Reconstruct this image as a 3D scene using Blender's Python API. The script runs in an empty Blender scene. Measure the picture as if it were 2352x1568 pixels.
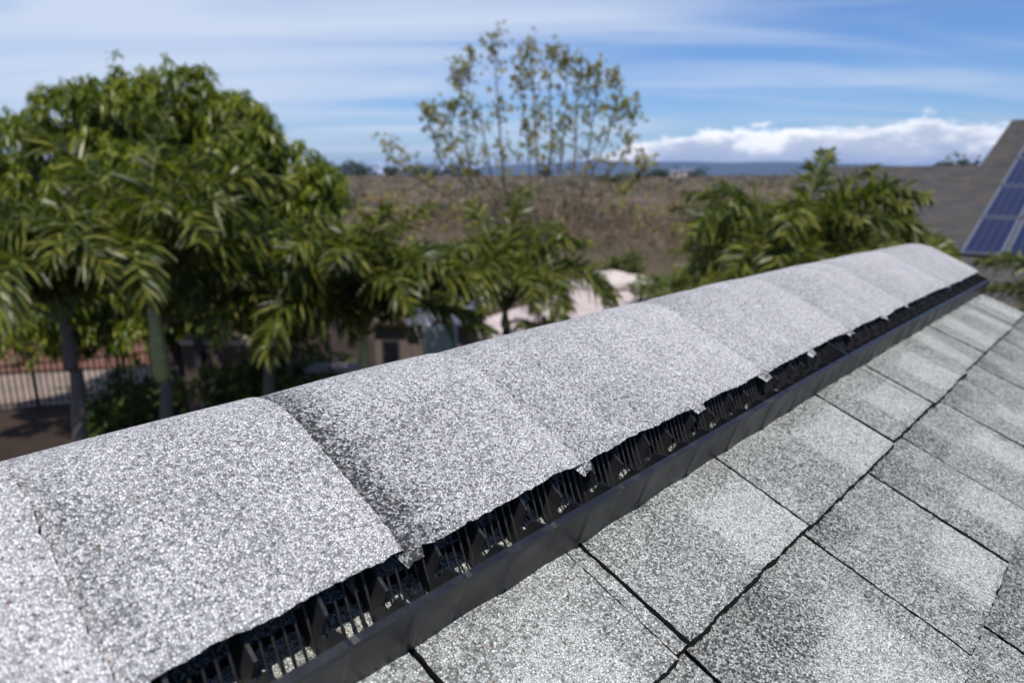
import bpy, math, random
import numpy as np
from mathutils import Matrix, Vector
random.seed(7); rng = np.random.default_rng(7)
S = bpy.context.scene; COL = S.collection
R = math.radians
# ------------------------------------------------------------------ camera
EYE = 5.2
PITCH = math.atan(389/1590)
cam = bpy.data.cameras.new('camera'); camo = bpy.data.objects.new('camera', cam); COL.objects.link(camo)
camo.location = (0, 0, EYE); camo.rotation_euler = (math.pi/2-PITCH, 0, 0)
cam.sensor_width = 36; cam.lens = 36*1590/2352; cam.clip_start = 0.02; cam.clip_end = 30000
cam.dof.use_dof = True; cam.dof.focus_distance = 0.47; cam.dof.aperture_fstop = 6.6; cam.dof.aperture_blades = 7
S.camera = camo
# ------------------------------------------------------------------ sun, sky, exposure
SUN_EL, SUN_AZ = R(61.5), R(174)         # azimuth from +Y (the view) towards +X
sd = Vector((math.sin(SUN_AZ)*math.cos(SUN_EL), math.cos(SUN_AZ)*math.cos(SUN_EL), math.sin(SUN_EL)))
sun = bpy.data.lights.new('sun', 'SUN'); sun.energy = 4.6; sun.angle = R(0.5); sun.color = (1, .965, .92)
suno = bpy.data.objects.new('sun', sun); COL.objects.link(suno); suno.location = (0, 0, 40)
suno.rotation_euler = (-sd).to_track_quat('-Z', 'Y').to_euler()
S.view_settings.view_transform = 'Standard'; S.view_settings.look = 'None'
S.view_settings.exposure = 0; S.view_settings.gamma = 1; S.view_settings.use_curve_mapping = False
S.cycles.max_bounces = 6; S.cycles.transparent_max_bounces = 8

class NT:
    def __init__(s, nt): s.nt = nt; s.nt.nodes.clear()
    def n(s, t, **k):
        nd = s.nt.nodes.new(t)
        ins = k.pop('ins', {})
        for a, b in k.items(): setattr(nd, a, b)
        for a, b in ins.items():
            if isinstance(b, bpy.types.NodeSocket): s.nt.links.new(b, nd.inputs[a])
            else: nd.inputs[a].default_value = b
        return nd
    def m(s, op, a, b=None, c=None, clamp=False):
        nd = s.nt.nodes.new('ShaderNodeMath'); nd.operation = op; nd.use_clamp = clamp
        for i, v in enumerate((a, b, c)):
            if v is None: continue
            if isinstance(v, bpy.types.NodeSocket): s.nt.links.new(v, nd.inputs[i])
            else: nd.inputs[i].default_value = v
        return nd.outputs[0]
    def sm(s, v, lo, hi, a=0., b=1.):
        return s.n('ShaderNodeMapRange', interpolation_type='SMOOTHSTEP', ins={0: v, 1: lo, 2: hi, 3: a, 4: b}).outputs[0]
    def mix(s, f, a, b, t='MIX'):
        nd = s.nt.nodes.new('ShaderNodeMix'); nd.data_type = 'RGBA'; nd.blend_type = t
        for i, v in ((0, f), (6, a), (7, b)):
            if isinstance(v, bpy.types.NodeSocket): s.nt.links.new(v, nd.inputs[i])
            else: nd.inputs[i].default_value = v if i == 0 or len(v) == 4 else (*v, 1)
        return nd.outputs[2]
    def ramp(s, f, stops, const=False):
        nd = s.nt.nodes.new('ShaderNodeValToRGB'); s.nt.links.new(f, nd.inputs[0]); cr = nd.color_ramp
        if const: cr.interpolation = 'CONSTANT'
        while len(cr.elements) < len(stops): cr.elements.new(.5)
        for e, (p, c) in zip(cr.elements, stops): e.position = p; e.color = (*c, 1) if len(c) == 3 else c
        return nd.outputs[0]

W = bpy.data.worlds.new('World'); S.world = W; W.use_nodes = True
q = NT(W.node_tree)
tc = q.n('ShaderNodeTexCoord').outputs['Generated']
sky = q.n('ShaderNodeTexSky', sky_type='NISHITA', sun_disc=False, sun_elevation=SUN_EL, sun_rotation=SUN_AZ,
          altitude=50, air_density=1.0, dust_density=0.4, ozone_density=2.0)
sx = q.n('ShaderNodeSeparateXYZ', ins={0: tc})
X, Y, Z = sx.outputs
zc = q.m('MAXIMUM', Z, 0.0)
den = q.m('ADD', zc, .10)
px = q.m('DIVIDE', X, den); py = q.m('DIVIDE', Y, den)
# high thin streaks
v1 = q.n('ShaderNodeCombineXYZ', ins={0: q.m('MULTIPLY', q.m('ADD', px, q.m('MULTIPLY', py, .30)), .30), 1: q.m('MULTIPLY', py, 1.15), 2: 3.7}).outputs[0]
n1 = q.n('ShaderNodeTexNoise', ins={'Vector': v1, 'Scale': 1.25, 'Detail': 6., 'Roughness': .50, 'Distortion': .6}).outputs[0]
v2 = q.n('ShaderNodeCombineXYZ', ins={0: q.m('MULTIPLY', px, .16), 1: q.m('MULTIPLY', py, .28), 2: 9.1}).outputs[0]
n2 = q.n('ShaderNodeTexNoise', ins={'Vector': v2, 'Scale': 1.0, 'Detail': 3., 'Roughness': .5}).outputs[0]
azm = q.m('ARCTAN2', X, Y)
side = q.sm(azm, .75, -.45)                       # more veil towards the west half of the sky
lowz = q.sm(Z, .62, .05)
cir = q.m('ADD', q.m('MULTIPLY', n1, .75), q.m('MULTIPLY', n2, .45))
cir = q.m('ADD', cir, q.m('ADD', q.m('SUBTRACT', q.m('MULTIPLY', side, .17), .035), q.m('MULTIPLY', lowz, .03)))
cirm = q.m('MULTIPLY', q.sm(cir, .52, .94), .90)
# low cumulus bank along the horizon
el = q.m('ARCSINE', Z)
vc = q.n('ShaderNodeCombineXYZ', ins={0: q.m('MULTIPLY', azm, 1.), 1: q.m('MULTIPLY', el, 2.2), 2: 1.3}).outputs[0]
nb = q.n('ShaderNodeTexNoise', ins={'Vector': vc, 'Scale': 18., 'Detail': 8., 'Roughness': .6}).outputs[0]
va = q.n('ShaderNodeCombineXYZ', ins={0: azm, 1: 0., 2: 5.2}).outputs[0]
na = q.n('ShaderNodeTexNoise', ins={'Vector': va, 'Scale': 3.0, 'Detail': 1.}).outputs[0]
hump = q.sm(azm, .02, .24)
top = q.m('ADD', q.m('MULTIPLY', hump, .050), q.m('MULTIPLY', q.m('SUBTRACT', na, .5), .03))
top = q.m('ADD', top, q.m('MULTIPLY', q.m('SUBTRACT', nb, .5), .085))
top = q.m('ADD', top, .006)
cum = q.sm(q.m('SUBTRACT', top, el), -.002, .010)
vs = q.n('ShaderNodeCombineXYZ', ins={0: azm, 1: q.m('MULTIPLY', q.m('ADD', el, .02), 2.6), 2: 1.3}).outputs[0]
ns = q.n('ShaderNodeTexNoise', ins={'Vector': vs, 'Scale': 11., 'Detail': 5., 'Roughness': .6}).outputs[0]
dep = q.sm(q.m('SUBTRACT', top, el), .0, .055)
shade = q.m('ADD', q.m('MULTIPLY', dep, -.55), q.m('MULTIPLY', ns, 1.0))
cumcol = q.ramp(shade, [(0., (4.9, 5.7, 7.4)), (.22, (6.2, 6.8, 8.2)), (.45, (12., 12., 12.2))])
skyc = q.mix(1., sky.outputs[0], (.60, .83, 1.22), 'MULTIPLY')
c1 = q.mix(cirm, skyc, (6.7, 7.6, 9.2))
c2 = q.mix(q.m('MULTIPLY', cum, .93), c1, cumcol)
bg = q.n('ShaderNodeBackground', ins={0: c2, 1: .10})
q.n('ShaderNodeOutputWorld', ins={0: bg.outputs[0]})

# ------------------------------------------------------------------ helpers
F_, CX, CY = 1590., 1176., 784.
sp, cp = math.sin(PITCH), math.cos(PITCH)
def ray(x, y):
    a = (x-CX)/F_; b = -(y-CY)/F_
    return np.array([a, cp+b*sp, b*cp-sp])
def at(x, y, d):
    "the place seen at (x, y) of the 2352-wide survey, at depth d"
    v = ray(x, y); return np.array([0, 0, EYE])+v*(d/v[1])
def ground(x, y, z=0.):
    v = ray(x, y); return np.array([0, 0, EYE])+v*((z-EYE)/v[2])

def mesh(name, V, Fc, mats, smooth=False, attr=None, fidx=None):
    me = bpy.data.meshes.new(name)
    V = np.asarray(V, dtype=np.float32)
    if isinstance(Fc, np.ndarray):
        k = Fc.shape[1]; me.vertices.add(len(V)); me.vertices.foreach_set('co', V.ravel())
        me.loops.add(Fc.size); me.loops.foreach_set('vertex_index', Fc.ravel().astype(np.int32))
        me.polygons.add(len(Fc)); me.polygons.foreach_set('loop_start', np.arange(0, Fc.size, k, dtype=np.int32))
        me.polygons.foreach_set('loop_total', np.full(len(Fc), k, dtype=np.int32)); me.update(calc_edges=True)
    else: me.from_pydata(V.tolist(), [], Fc)
    for m in (mats if isinstance(mats, (list, tuple)) else [mats]): me.materials.append(m)
    if fidx is not None: me.polygons.foreach_set('material_index', np.asarray(fidx, dtype=np.int32))
    if smooth: me.polygons.foreach_set('use_smooth', np.ones(len(me.polygons), dtype=bool))
    if attr is not None:
        for k, v in attr.items():
            a = me.attributes.new(k, 'FLOAT', 'POINT'); a.data.foreach_set('value', np.asarray(v, dtype=np.float32))
    return me
def link(name, me, parent=None, loc=None, rot=None):
    o = bpy.data.objects.new(name, me); COL.objects.link(o)
    if parent: o.parent = parent
    if loc is not None: o.location = loc
    if rot is not None: o.rotation_euler = rot
    return o
def tag(o, label=None, cat=None, group=None, kind=None):
    if label: o['label'] = label
    if cat: o['category'] = cat
    if group: o['group'] = group
    if kind: o['kind'] = kind
    return o
def thing(name, loc, label, cat, group=None, rotz=0):
    return tag(link(name, None, None, tuple(float(c) for c in loc), (0, 0, rotz)), label, cat, group)

class MB:
    def __init__(s): s.v = []; s.f = []
    def add(s, v, f):
        o = len(s.v); s.v += [tuple(map(float, p)) for p in v]; s.f += [tuple(i+o for i in g) for g in f]
    def box(s, x0, x1, y0, y1, z0, z1):
        s.add([(x0,y0,z0),(x1,y0,z0),(x1,y1,z0),(x0,y1,z0),(x0,y0,z1),(x1,y0,z1),(x1,y1,z1),(x0,y1,z1)],
              [(3,2,1,0),(4,5,6,7),(0,1,5,4),(1,2,6,5),(2,3,7,6),(3,0,4,7)])
    def tube(s, pts, rad, n=6):
        pts = [np.array(p, float) for p in pts]; rad = rad if hasattr(rad, '__len__') else [rad]*len(pts)
        V = []; 
        for i, p in enumerate(pts):
            d = pts[min(i+1, len(pts)-1)]-pts[max(i-1, 0)]; d /= np.linalg.norm(d)+1e-9
            a = np.cross(d, [0, 0, 1] if abs(d[2]) < .9 else [1, 0, 0]); a /= np.linalg.norm(a); b = np.cross(d, a)
            for k in range(n):
                t = 2*math.pi*k/n; V.append(p+rad[i]*(a*math.cos(t)+b*math.sin(t)))
        Fc = [(i*n+k, i*n+(k+1) % n, (i+1)*n+(k+1) % n, (i+1)*n+k) for i in range(len(pts)-1) for k in range(n)]
        Fc += [tuple(range(n))[::-1], tuple((len(pts)-1)*n+k for k in range(n))]
        s.add(V, Fc)
    def me(s, name, mat, smooth=False): return mesh(name, s.v, s.f, mat, smooth)

# ------------------------------------------------------------------ materials
def pmat(name, build):
    m = bpy.data.materials.new(name); m.use_nodes = True; q = NT(m.node_tree)
    b = q.n('ShaderNodeBsdfPrincipled'); out = q.n('ShaderNodeOutputMaterial', ins={0: b.outputs[0]})
    build(q, b, out); return m
def L(q, a, sock): q.nt.links.new(a, sock)
def plain(name, c, rough=.7, var=.25, scale=8., spec=.3, bump=0., metal=0.):
    def f(q, b, o):
        t = q.n('ShaderNodeTexCoord').outputs['Object']
        n = q.n('ShaderNodeTexNoise', ins={'Vector': t, 'Scale': scale, 'Detail': 5., 'Roughness': .6}).outputs[0]
        L(q, q.mix(n, tuple(x*(1-var) for x in c), tuple(min(1, x*(1+var)) for x in c)), b.inputs[0])
        b.inputs['Roughness'].default_value = rough; b.inputs['Specular IOR Level'].default_value = spec
        b.inputs['Metallic'].default_value = metal
        if bump: L(q, q.n('ShaderNodeBump', ins={'Height': n, 'Strength': bump, 'Distance': .02}).outputs[0], b.inputs['Normal'])
    return pmat(name, f)

def granules(name, size=.0021, bright=1.0, warm=0., tint=(1.04, 1., .99)):
    "mineral granules pressed in asphalt: one cell per granule, black asphalt between"
    def f(q, b, o):
        t = q.n('ShaderNodeTexCoord').outputs['Object']
        ton = q.n('ShaderNodeAttribute', attribute_name='tone').outputs['Fac']
        wob = q.n('ShaderNodeTexNoise', ins={'Vector': t, 'Scale': 420., 'Detail': 2.})
        tv = q.n('ShaderNodeVectorMath', operation='MULTIPLY_ADD', ins={0: wob.outputs['Color'], 1: (.0016,)*3, 2: t}).outputs[0]
        vo = q.n('ShaderNodeTexVoronoi', feature='F1', ins={'Vector': tv, 'Scale': 1/size, 'Randomness': 1.})
        ve = q.n('ShaderNodeTexVoronoi', feature='DISTANCE_TO_EDGE', ins={'Vector': tv, 'Scale': 1/size, 'Randomness': 1.})
        rnd = q.n('ShaderNodeSeparateColor', ins={0: vo.outputs['Color']}).outputs
        blot = q.n('ShaderNodeTexNoise', ins={'Vector': t, 'Scale': 22., 'Detail': 5., 'Roughness': .68}).outputs[0]
        blo2 = q.n('ShaderNodeTexNoise', ins={'Vector': t, 'Scale': 190., 'Detail': 2., 'Roughness': .6}).outputs[0]
        x = q.m('ADD', q.m('MULTIPLY', rnd[0], .80), q.m('MULTIPLY', q.m('SUBTRACT', ton, .5), .85))
        x = q.m('ADD', x, q.m('MULTIPLY', q.m('SUBTRACT', blot, .5), .46))
        x = q.m('ADD', x, q.m('MULTIPLY', q.m('SUBTRACT', blo2, .5), .42), clamp=True)
        g = bright
        c = q.ramp(x, [(0., (.04*g, .042*g, .045*g)), (.13, (.12*g, .125*g, .125*g)), (.28, (.24*g, .25*g, .24*g)),
                       (.48, (.40*g, .405*g, .395*g)), (.68, (.56*g, .56*g, .555*g)), (1., (.72*g, .72*g, .715*g))])
        c = q.mix(1., c, tint, 'MULTIPLY')
        tan = q.mix(rnd[2], (.36, .30, .22), (.20, .085, .065))
        c = q.mix(q.m('GREATER_THAN', rnd[1], .9945-warm), c, tan)
        gap = q.sm(ve.outputs['Distance'], .0, .12)
        c = q.mix(gap, (.028, .028, .030), c)
        L(q, c, b.inputs[0]); b.inputs['Roughness'].default_value = .85; b.inputs['Specular IOR Level'].default_value = .25
        tilt = q.n('ShaderNodeVectorMath', operation='MULTIPLY_ADD', ins={0: vo.outputs['Color'], 1: (.55,)*3, 2: (-.275,)*3}).outputs[0]
        dome = q.m('SQRT', q.sm(ve.outputs['Distance'], .0, .42))
        bp = q.n('ShaderNodeBump', ins={'Height': q.m('ADD', dome, q.m('MULTIPLY', rnd[1], .5)), 'Strength': .75, 'Distance': size*.55}).outputs[0]
        nn = q.n('ShaderNodeVectorMath', operation='NORMALIZE', ins={0: q.n('ShaderNodeVectorMath', operation='ADD', ins={0: bp, 1: tilt}).outputs[0]}).outputs[0]
        L(q, nn, b.inputs['Normal'])
    return pmat(name, f)
M_cap = granules('cap_granules', .0014, 1.17)
M_shg = granules('shingle_granules', .00145, 1.08, .016, (.985, 1.0, .92))
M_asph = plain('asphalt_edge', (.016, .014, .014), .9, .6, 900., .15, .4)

def fn_plastic(q, b, o):
    t = q.n('ShaderNodeTexCoord').outputs['Object']
    n = q.n('ShaderNodeTexNoise', ins={'Vector': t, 'Scale': 30., 'Detail': 6., 'Roughness': .65}).outputs[0]
    n2 = q.n('ShaderNodeTexNoise', ins={'Vector': t, 'Scale': 700., 'Detail': 2.}).outputs[0]
    c = q.mix(q.sm(n, .45, .72), (.009, .0095, .012), (.026, .025, .024))
    L(q, c, b.inputs[0])
    L(q, q.sm(n, .3, .75, .36, .58), b.inputs['Roughness']); b.inputs['Specular IOR Level'].default_value = .55
    L(q, q.n('ShaderNodeBump', ins={'Height': n2, 'Strength': .12, 'Distance': .0006}).outputs[0], b.inputs['Normal'])
M_pla = pmat('vent_plastic', fn_plastic)

def leafmat(name, c1, c2, c3, trans=.35, rough=.42, scale=2.5):
    def f(q, b, o):
        g = q.n('ShaderNodeAttribute', attribute_name='rnd').outputs['Fac']
        t = q.n('ShaderNodeTexCoord').outputs['Object']
        n = q.n('ShaderNodeTexNoise', ins={'Vector': t, 'Scale': scale, 'Detail': 3.}).outputs[0]
        x = q.m('ADD', q.m('MULTIPLY', g, .7), q.m('MULTIPLY', n, .5), clamp=True)
        c = q.ramp(x, [(.1, c1), (.55, c2), (.98, c3)])
        L(q, c, b.inputs[0]); b.inputs['Roughness'].default_value = rough; b.inputs['Specular IOR Level'].default_value = .45
        tr = q.n('ShaderNodeBsdfTranslucent', ins={0: q.mix(1., c, (1.35, 1.5, .55), 'MULTIPLY')})
        mx = q.n('ShaderNodeMixShader', ins={0: trans, 1: b.outputs[0], 2: tr.outputs[0]})
        L(q, mx.outputs[0], o.inputs[0])
    return pmat(name, f)
M_palm = leafmat('palm_leaf', (.020, .036, .004), (.066, .088, .008), (.23, .22, .035), .34)
M_palmy = leafmat('areca_leaf', (.05, .08, .012), (.12, .14, .02), (.24, .22, .03), .35)
M_mango = leafmat('broad_leaf', (.030, .052, .004), (.105, .142, .009), (.29, .29, .025), .38)
M_sparse = leafmat('sparse_leaf', (.06, .08, .015), (.21, .205, .035), (.42, .31, .09), .35, scale=.8)
M_shrub = leafmat('shrub_leaf', (.04, .065, .012), (.09, .12, .02), (.17, .18, .04), .3)
M_far = leafmat('far_leaf', (.015, .03, .010), (.03, .05, .014), (.05, .07, .02), .15, scale=.3)
M_dry = leafmat('dry_twig', (.07, .058, .035), (.16, .12, .085), (.31, .22, .15), .15, .8, .2)
M_bark = plain('bark', (.13, .105, .085), .9, .35, 14., .2, .5)
M_shaft = plain('crownshaft_green', (.33, .33, .13), .45, .3, 5., .4)
M_rach = plain('rachis_green', (.12, .15, .04), .5, .25, 4., .4)
M_brown = plain('shed_stucco', (.085, .062, .05), .9, .2, 3., .2, .3)
M_cream = plain('house_wall', (.42, .37, .31), .9, .12, 3., .2, .2)
M_iron = plain('black_iron', (.012, .012, .013), .5, .2, 5., .4)
M_wood = plain('dark_post', (.035, .032, .032), .8, .3, 6., .3)
M_glass = plain('dark_glass', (.01, .012, .015), .08, .1, 1., .6)
M_metal = plain('grey_sheet', (.14, .15, .19), .4, .15, 4., .5)
M_white = plain('white_paint', (.78, .78, .76), .6, .06, 3., .4)
M_pale = plain('pale_stone', (.42, .35, .30), .9, .2, 2.5, .2, .4)
M_alu = plain('aluminium', (.28, .29, .32), .35, .08, 3., .5, 0, .6)

# ------------------------------------------------------------------ our roof: local frame (along ridge, down the slope, off the slope)
U = .34; TH = R(24.8); AZ = R(42.6)
rv = np.array([math.sin(AZ), math.cos(AZ), 0]); hv = np.array([math.cos(AZ), -math.sin(AZ), 0])
sv = hv*math.cos(TH)+np.array([0, 0, -math.sin(TH)]); nv = np.cross(rv, sv); nv = nv if nv[2] > 0 else -nv
O = np.array([0, 0, EYE])-nv*U
house = link('house', None)
house.matrix_world = Matrix(((rv[0], -sv[0], nv[0], O[0]), (rv[1], -sv[1], nv[1], O[1]), (rv[2], -sv[2], nv[2], O[2]), (0, 0, 0, 1)))   # local y points up the slope
tag(house, 'nearest house with light grey shingle roof and black ridge vent under curved cap shingles', 'house')
def sag(r): return -.075*np.clip((np.asarray(r, float)-2.2)/3.4, 0, 2)**1.5
def wz(r, s, h):
    r, s, h = np.broadcast_arrays(np.asarray(r, float), s, h)
    return np.stack([r*U, -s*U, (h+sag(r))*U], -1)
def un(x, y, h, sgn=0):
    "survey pixel -> (r, s) on the sheet at height h over the slope"
    v = ray(x, y); d = np.array([v@rv, v@sv, v@nv]); d = d/(-d[2]); hh = h
    for _ in range(6):
        r = d[0]*(1-hh); hh = h+float(sag(r))
    return r, d[1]*(1-hh)
R_END = 5.62
def jag(n, amp, k=2):
    a = rng.normal(0, 1, n)
    b = np.convolve(rng.normal(0, 1, n+8), np.ones(7)/7, 'same')[4:-4]*2
    return (a*.55+b)*amp

def tab(r0, r1, s0, s1, hs0, hs1, hb, tone, nr=None, ns=30, slant=0.):
    "one shingle tab: granulated top, ragged butt, asphalt sides"
    nr = nr or max(14, int((r1-r0)*U/.003)) if r0 < 3.2 else 24
    rr = np.linspace(r0, r1, nr); ss = np.linspace(s0, s1, ns)
    G, H = np.meshgrid(rr, ss)                      # rows = s
    H = H.copy(); G = G.copy()
    e = jag(nr, .0015)
    w = np.linspace(0, 1, ns)[:, None]**4
    H += w*e[None, :]
    G[:, 0] += jag(ns, .0012); G[:, -1] += jag(ns, .0012)
    v = (H-s0)/(s1-s0); u = (G-r0)/(r1-r0)
    top = wz(G, H, hs0+(hs1-hs0)*v+rng.normal(0, .0006, G.shape)+.0025*np.sin(G*9+s0*7)*v)
    T = tone(G, v, u)
    V = top.reshape(-1, 3)
    idx = np.arange(nr*ns).reshape(ns, nr)
    Fs = np.stack([idx[:-1, :-1], idx[1:, :-1], idx[1:, 1:], idx[:-1, 1:]], -1).reshape(-1, 4)
    ring = np.concatenate([idx[0, :], idx[1:, -1], idx[-1, -2::-1], idx[-2:0:-1, 0]])
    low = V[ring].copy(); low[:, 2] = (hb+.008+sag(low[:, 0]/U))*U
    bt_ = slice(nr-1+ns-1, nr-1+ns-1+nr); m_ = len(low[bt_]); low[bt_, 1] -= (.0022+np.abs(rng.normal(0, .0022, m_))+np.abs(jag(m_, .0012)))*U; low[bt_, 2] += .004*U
    o = len(V); n = len(ring); V2 = np.concatenate([V, V[ring], low]); 
    k = np.arange(n); k2 = (k+1) % n
    Fk = np.stack([o+k, o+k2, o+n+k2, o+n+k], -1)
    Fall = np.concatenate([Fs, Fk[:, ::-1]])
    Fall[:len(Fs)] = Fs
    tn = np.concatenate([T.ravel(), np.zeros(2*n)])
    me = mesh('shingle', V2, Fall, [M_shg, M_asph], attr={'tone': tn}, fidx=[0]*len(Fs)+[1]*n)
    return me

def patch(x, lo, hi, w=.03): return np.clip((x-lo)/w+.5, 0, 1)*np.clip((hi-x)/w+.5, 0, 1)
slots = {0: [-1.0, -.45, .10, .597, .995, 1.037, 1.64, 2.38, 2.86, 2.92, 3.55, 4.02, 4.55, 5.05, R_END],
         1: [-1.1, -.3, .35, 1.037, 1.62, 2.12, 2.50, 3.05, 3.50, 3.82, 4.25, 4.64, 5.1, R_END],
         2: [-1.0, -.2, .45, 1.15, 1.80, 2.45, 2.75, 3.35, 3.9, 4.6, 5.1, R_END]}
white = {(0, .10): [(.3, .8, .45, 1)], (0, .597): [(.15, .75, .62, 1.05)], (0, 1.037): [(.55, 1.05, .55, 1.05)], (0, 1.64): [(.50, 1.05, .52, 1.05)],
         (0, 2.38): [(.4, 1.05, .6, 1.05)], (0, 2.92): [(.3, .8, .5, 1.05)], (0, 3.55): [(.2, .6, .3, 1.05)], (0, 4.02): [(.3, .8, .4, 1.05)],
         (1, 1.037): [(.3, .85, .45, 1.05)], (1, 1.62): [(.45, 1.05, .60, 1.05)], (1, 2.12): [(.4, 1.05, .62, 1.05)], (1, .35): [(.2, .9, .4, 1.)]}
sv_edge = [-.92, -.515, -.11, .295, .70, 1.105, 1.51, 1.915, 2.32, 2.725]
def tone_fn(k, r0):
    wh = white.get((k, r0))
    if wh is None:
        a = random.uniform(.1, .55); wh = [(a, a+random.uniform(.25, .5), random.uniform(.4, .7), 1.05)]
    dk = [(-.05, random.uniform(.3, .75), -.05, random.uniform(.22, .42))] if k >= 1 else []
    base = random.uniform(.55, .62) if k else random.uniform(.58, .64)
    if k == 0 and r0 in (.10, .597): base = .72
    ph = random.uniform(0, 6)
    def f(G, v, u):
        wob = .04*np.sin(G*13+ph)+.03*np.sin(v*9+ph)
        T = base+.05*np.sin(u*7+ph)*np.cos(v*5+ph)+0*G
        for a, b, c, d in wh: T = T+.27*patch(u+wob*.3, a, b, .035)*patch(v+wob*.4, c, d, .06)
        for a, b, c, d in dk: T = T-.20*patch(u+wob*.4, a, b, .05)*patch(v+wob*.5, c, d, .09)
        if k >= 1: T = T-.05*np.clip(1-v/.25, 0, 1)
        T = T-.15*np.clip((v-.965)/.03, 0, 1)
        return np.clip(T, 0, 1)
    return f
for k in range(-1, 8):
    s0, s1 = sv_edge[k+1], sv_edge[k+2]
    if k in slots: sl = slots[k]
    else:
        sl = [-1.2]
        while sl[-1] < R_END-.7: sl.append(sl[-1]+random.choice([.42, .5, .6, .66, .74]))
        sl.append(R_END)
    for i in range(len(sl)-1):
        g = .006
        if k in slots and sl[i+1]-sl[i] < .07: g = .003
        ga = g if i else 0; gb = g if i < len(sl)-2 else 0
        if k == 0 and sl[i+1] == .995: gb = .0028
        if k == 0 and sl[i] == .995: ga = .0022
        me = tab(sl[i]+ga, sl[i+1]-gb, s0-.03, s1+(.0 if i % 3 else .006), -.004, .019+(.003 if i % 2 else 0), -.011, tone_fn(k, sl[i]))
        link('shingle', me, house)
# deck under the shingles, and the hidden far slope
S_A = -.87
mb = MB()
def dk(r0, r1, s0, s1, h0, h1):
    rr = np.linspace(r0, r1, 14); V = []
    for r in rr:
        for (s, h) in ((s0, h0), (s1, h0), (s1, h1), (s0, h1)): V.append(wz(r, s, h))
    Fc = [(i*4+j, i*4+(j+1) % 4, i*4+4+(j+1) % 4, i*4+4+j) for i in range(13) for j in range(4)]+[(3, 2, 1, 0), (52, 53, 54, 55)]
    mb.add(V, Fc)
dk(-1.3, R_END-.01, S_A+.02, 2.72, -.012, -.09)
link('roof_deck', mb.me('roof_deck', M_asph), house)
d2 = np.array([-math.cos(2*TH), -math.sin(2*TH)]); n2_ = np.array([-math.sin(2*TH), math.cos(2*TH)])
def far(t, h): return (S_A+d2[0]*t+n2_[0]*h, d2[1]*t+n2_[1]*h)
for row in range(9):                                   # shingle courses of the far slope
    t0, t1 = .08+row*.405, .08+(row+1)*.405+.0
    r = -1.2+random.uniform(0, .3)
    while r < R_END-.05:
        r1 = min(R_END, r+random.choice([.42, .5, .6, .66, .74])); r1 = R_END if R_END-r1 < .25 else r1
        V = []
        for rr_ in (r+.006, r1-.006):
            for (t, h) in ((t0-.02, -.004), (t1, .013), (t1, -.011), (t0-.02, -.016)):
                s_, h_ = far(t, h); V.append(wz(rr_, s_, h_))
        me = mesh('shingle', V, [(0, 1, 5, 4), (1, 2, 6, 5), (2, 3, 7, 6), (3, 0, 4, 7), (0, 3, 2, 1), (4, 5, 6, 7)], [M_shg, M_asph],
                  attr={'tone': [random.uniform(.4, .6)]*8}, fidx=[0, 1, 1, 1, 1, 1])
        link('shingle', me, house); r = r1
mb = MB(); V = []
for rr_ in (-1.3, R_END-.01):
    for (t, h) in ((.0, -.022), (3.8, -.022), (3.8, -.10), (.0, -.10)):
        s_, h_ = far(t, h); V.append(wz(rr_, s_, h_))
mb.add(V, [(0, 1, 5, 4), (1, 2, 6, 5), (2, 3, 7, 6), (3, 0, 4, 7), (3, 2, 1, 0), (4, 5, 6, 7)])
link('roof_deck', mb.me('roof_deck', M_asph), house)
# gable wall below (world-up in the house frame)
zl = np.array([0., math.sin(TH), math.cos(TH)])      # world up in local axes
hl = np.array([0., -math.cos(TH), math.sin(TH)])       # horizontal, down-slope side
ap = wz(0, S_A, 0)*[0, 1, 1]
def LP(r, a, z): return np.array([r*U, 0, 0])+ap+hl*a*U+zl*z*U
mb = MB(); Vw = []
rise = math.tan(TH)
for r in (-1.2, R_END-.35):
    for (a, z) in ((-3.2, -3.2*rise-.16), (0, -.16), (3.2, -3.2*rise-.16), (3.2, -13.4), (-3.2, -13.4)): Vw.append(LP(r, a, z))
mb.add(Vw, [(0, 1, 2, 3, 4), (9, 8, 7, 6, 5), (2, 7, 8, 3), (0, 4, 9, 5), (3, 8, 9, 4)])
link('wall', mb.me('wall', M_cream), house)

# ridge cap profile (arc length t from the camera-side edge)
RC, XI = .29, -.93
def cap_prof(t, H, widen=0.):
    "returns s, h and the normal at arc length t (U units); t=0 is the edge near the vent louvres"
    s_e = -.483+widen
    xs = XI+RC*math.tan(TH)+0*t; L1 = s_e-xs; La = RC*2*TH
    t = np.asarray(t, float)
    a = np.clip((t-L1)/RC, 0, 2*TH)
    s = np.where(t < L1, s_e-t, xs-RC*np.sin(a)); h = np.where(t < L1, H+0*t, H-RC+RC*np.cos(a))
    ex = np.clip(t-L1-La, 0, None)
    s = s+ex*d2[0]; h = h+ex*d2[1]
    return s, h, -np.sin(a), np.cos(a)
LTOT = 2*(-.483-XI-RC*math.tan(TH))+RC*2*TH
notch_px = [(252, 1545), (936, 1262), (1338, 1059), (1597, 922), (1751, 849), (1864, 801), (1956, 757), (2033, 724), (2091, 702), (2139, 684), (2197, 662)]
rn = [un(x, y, .13)[0] for x, y in notch_px]
sn = [un(x, y, .13)[1] for x, y in notch_px]
rn = [-.75, -.28]+rn+[R_END+.02]
cap_h = 0.118
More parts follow.
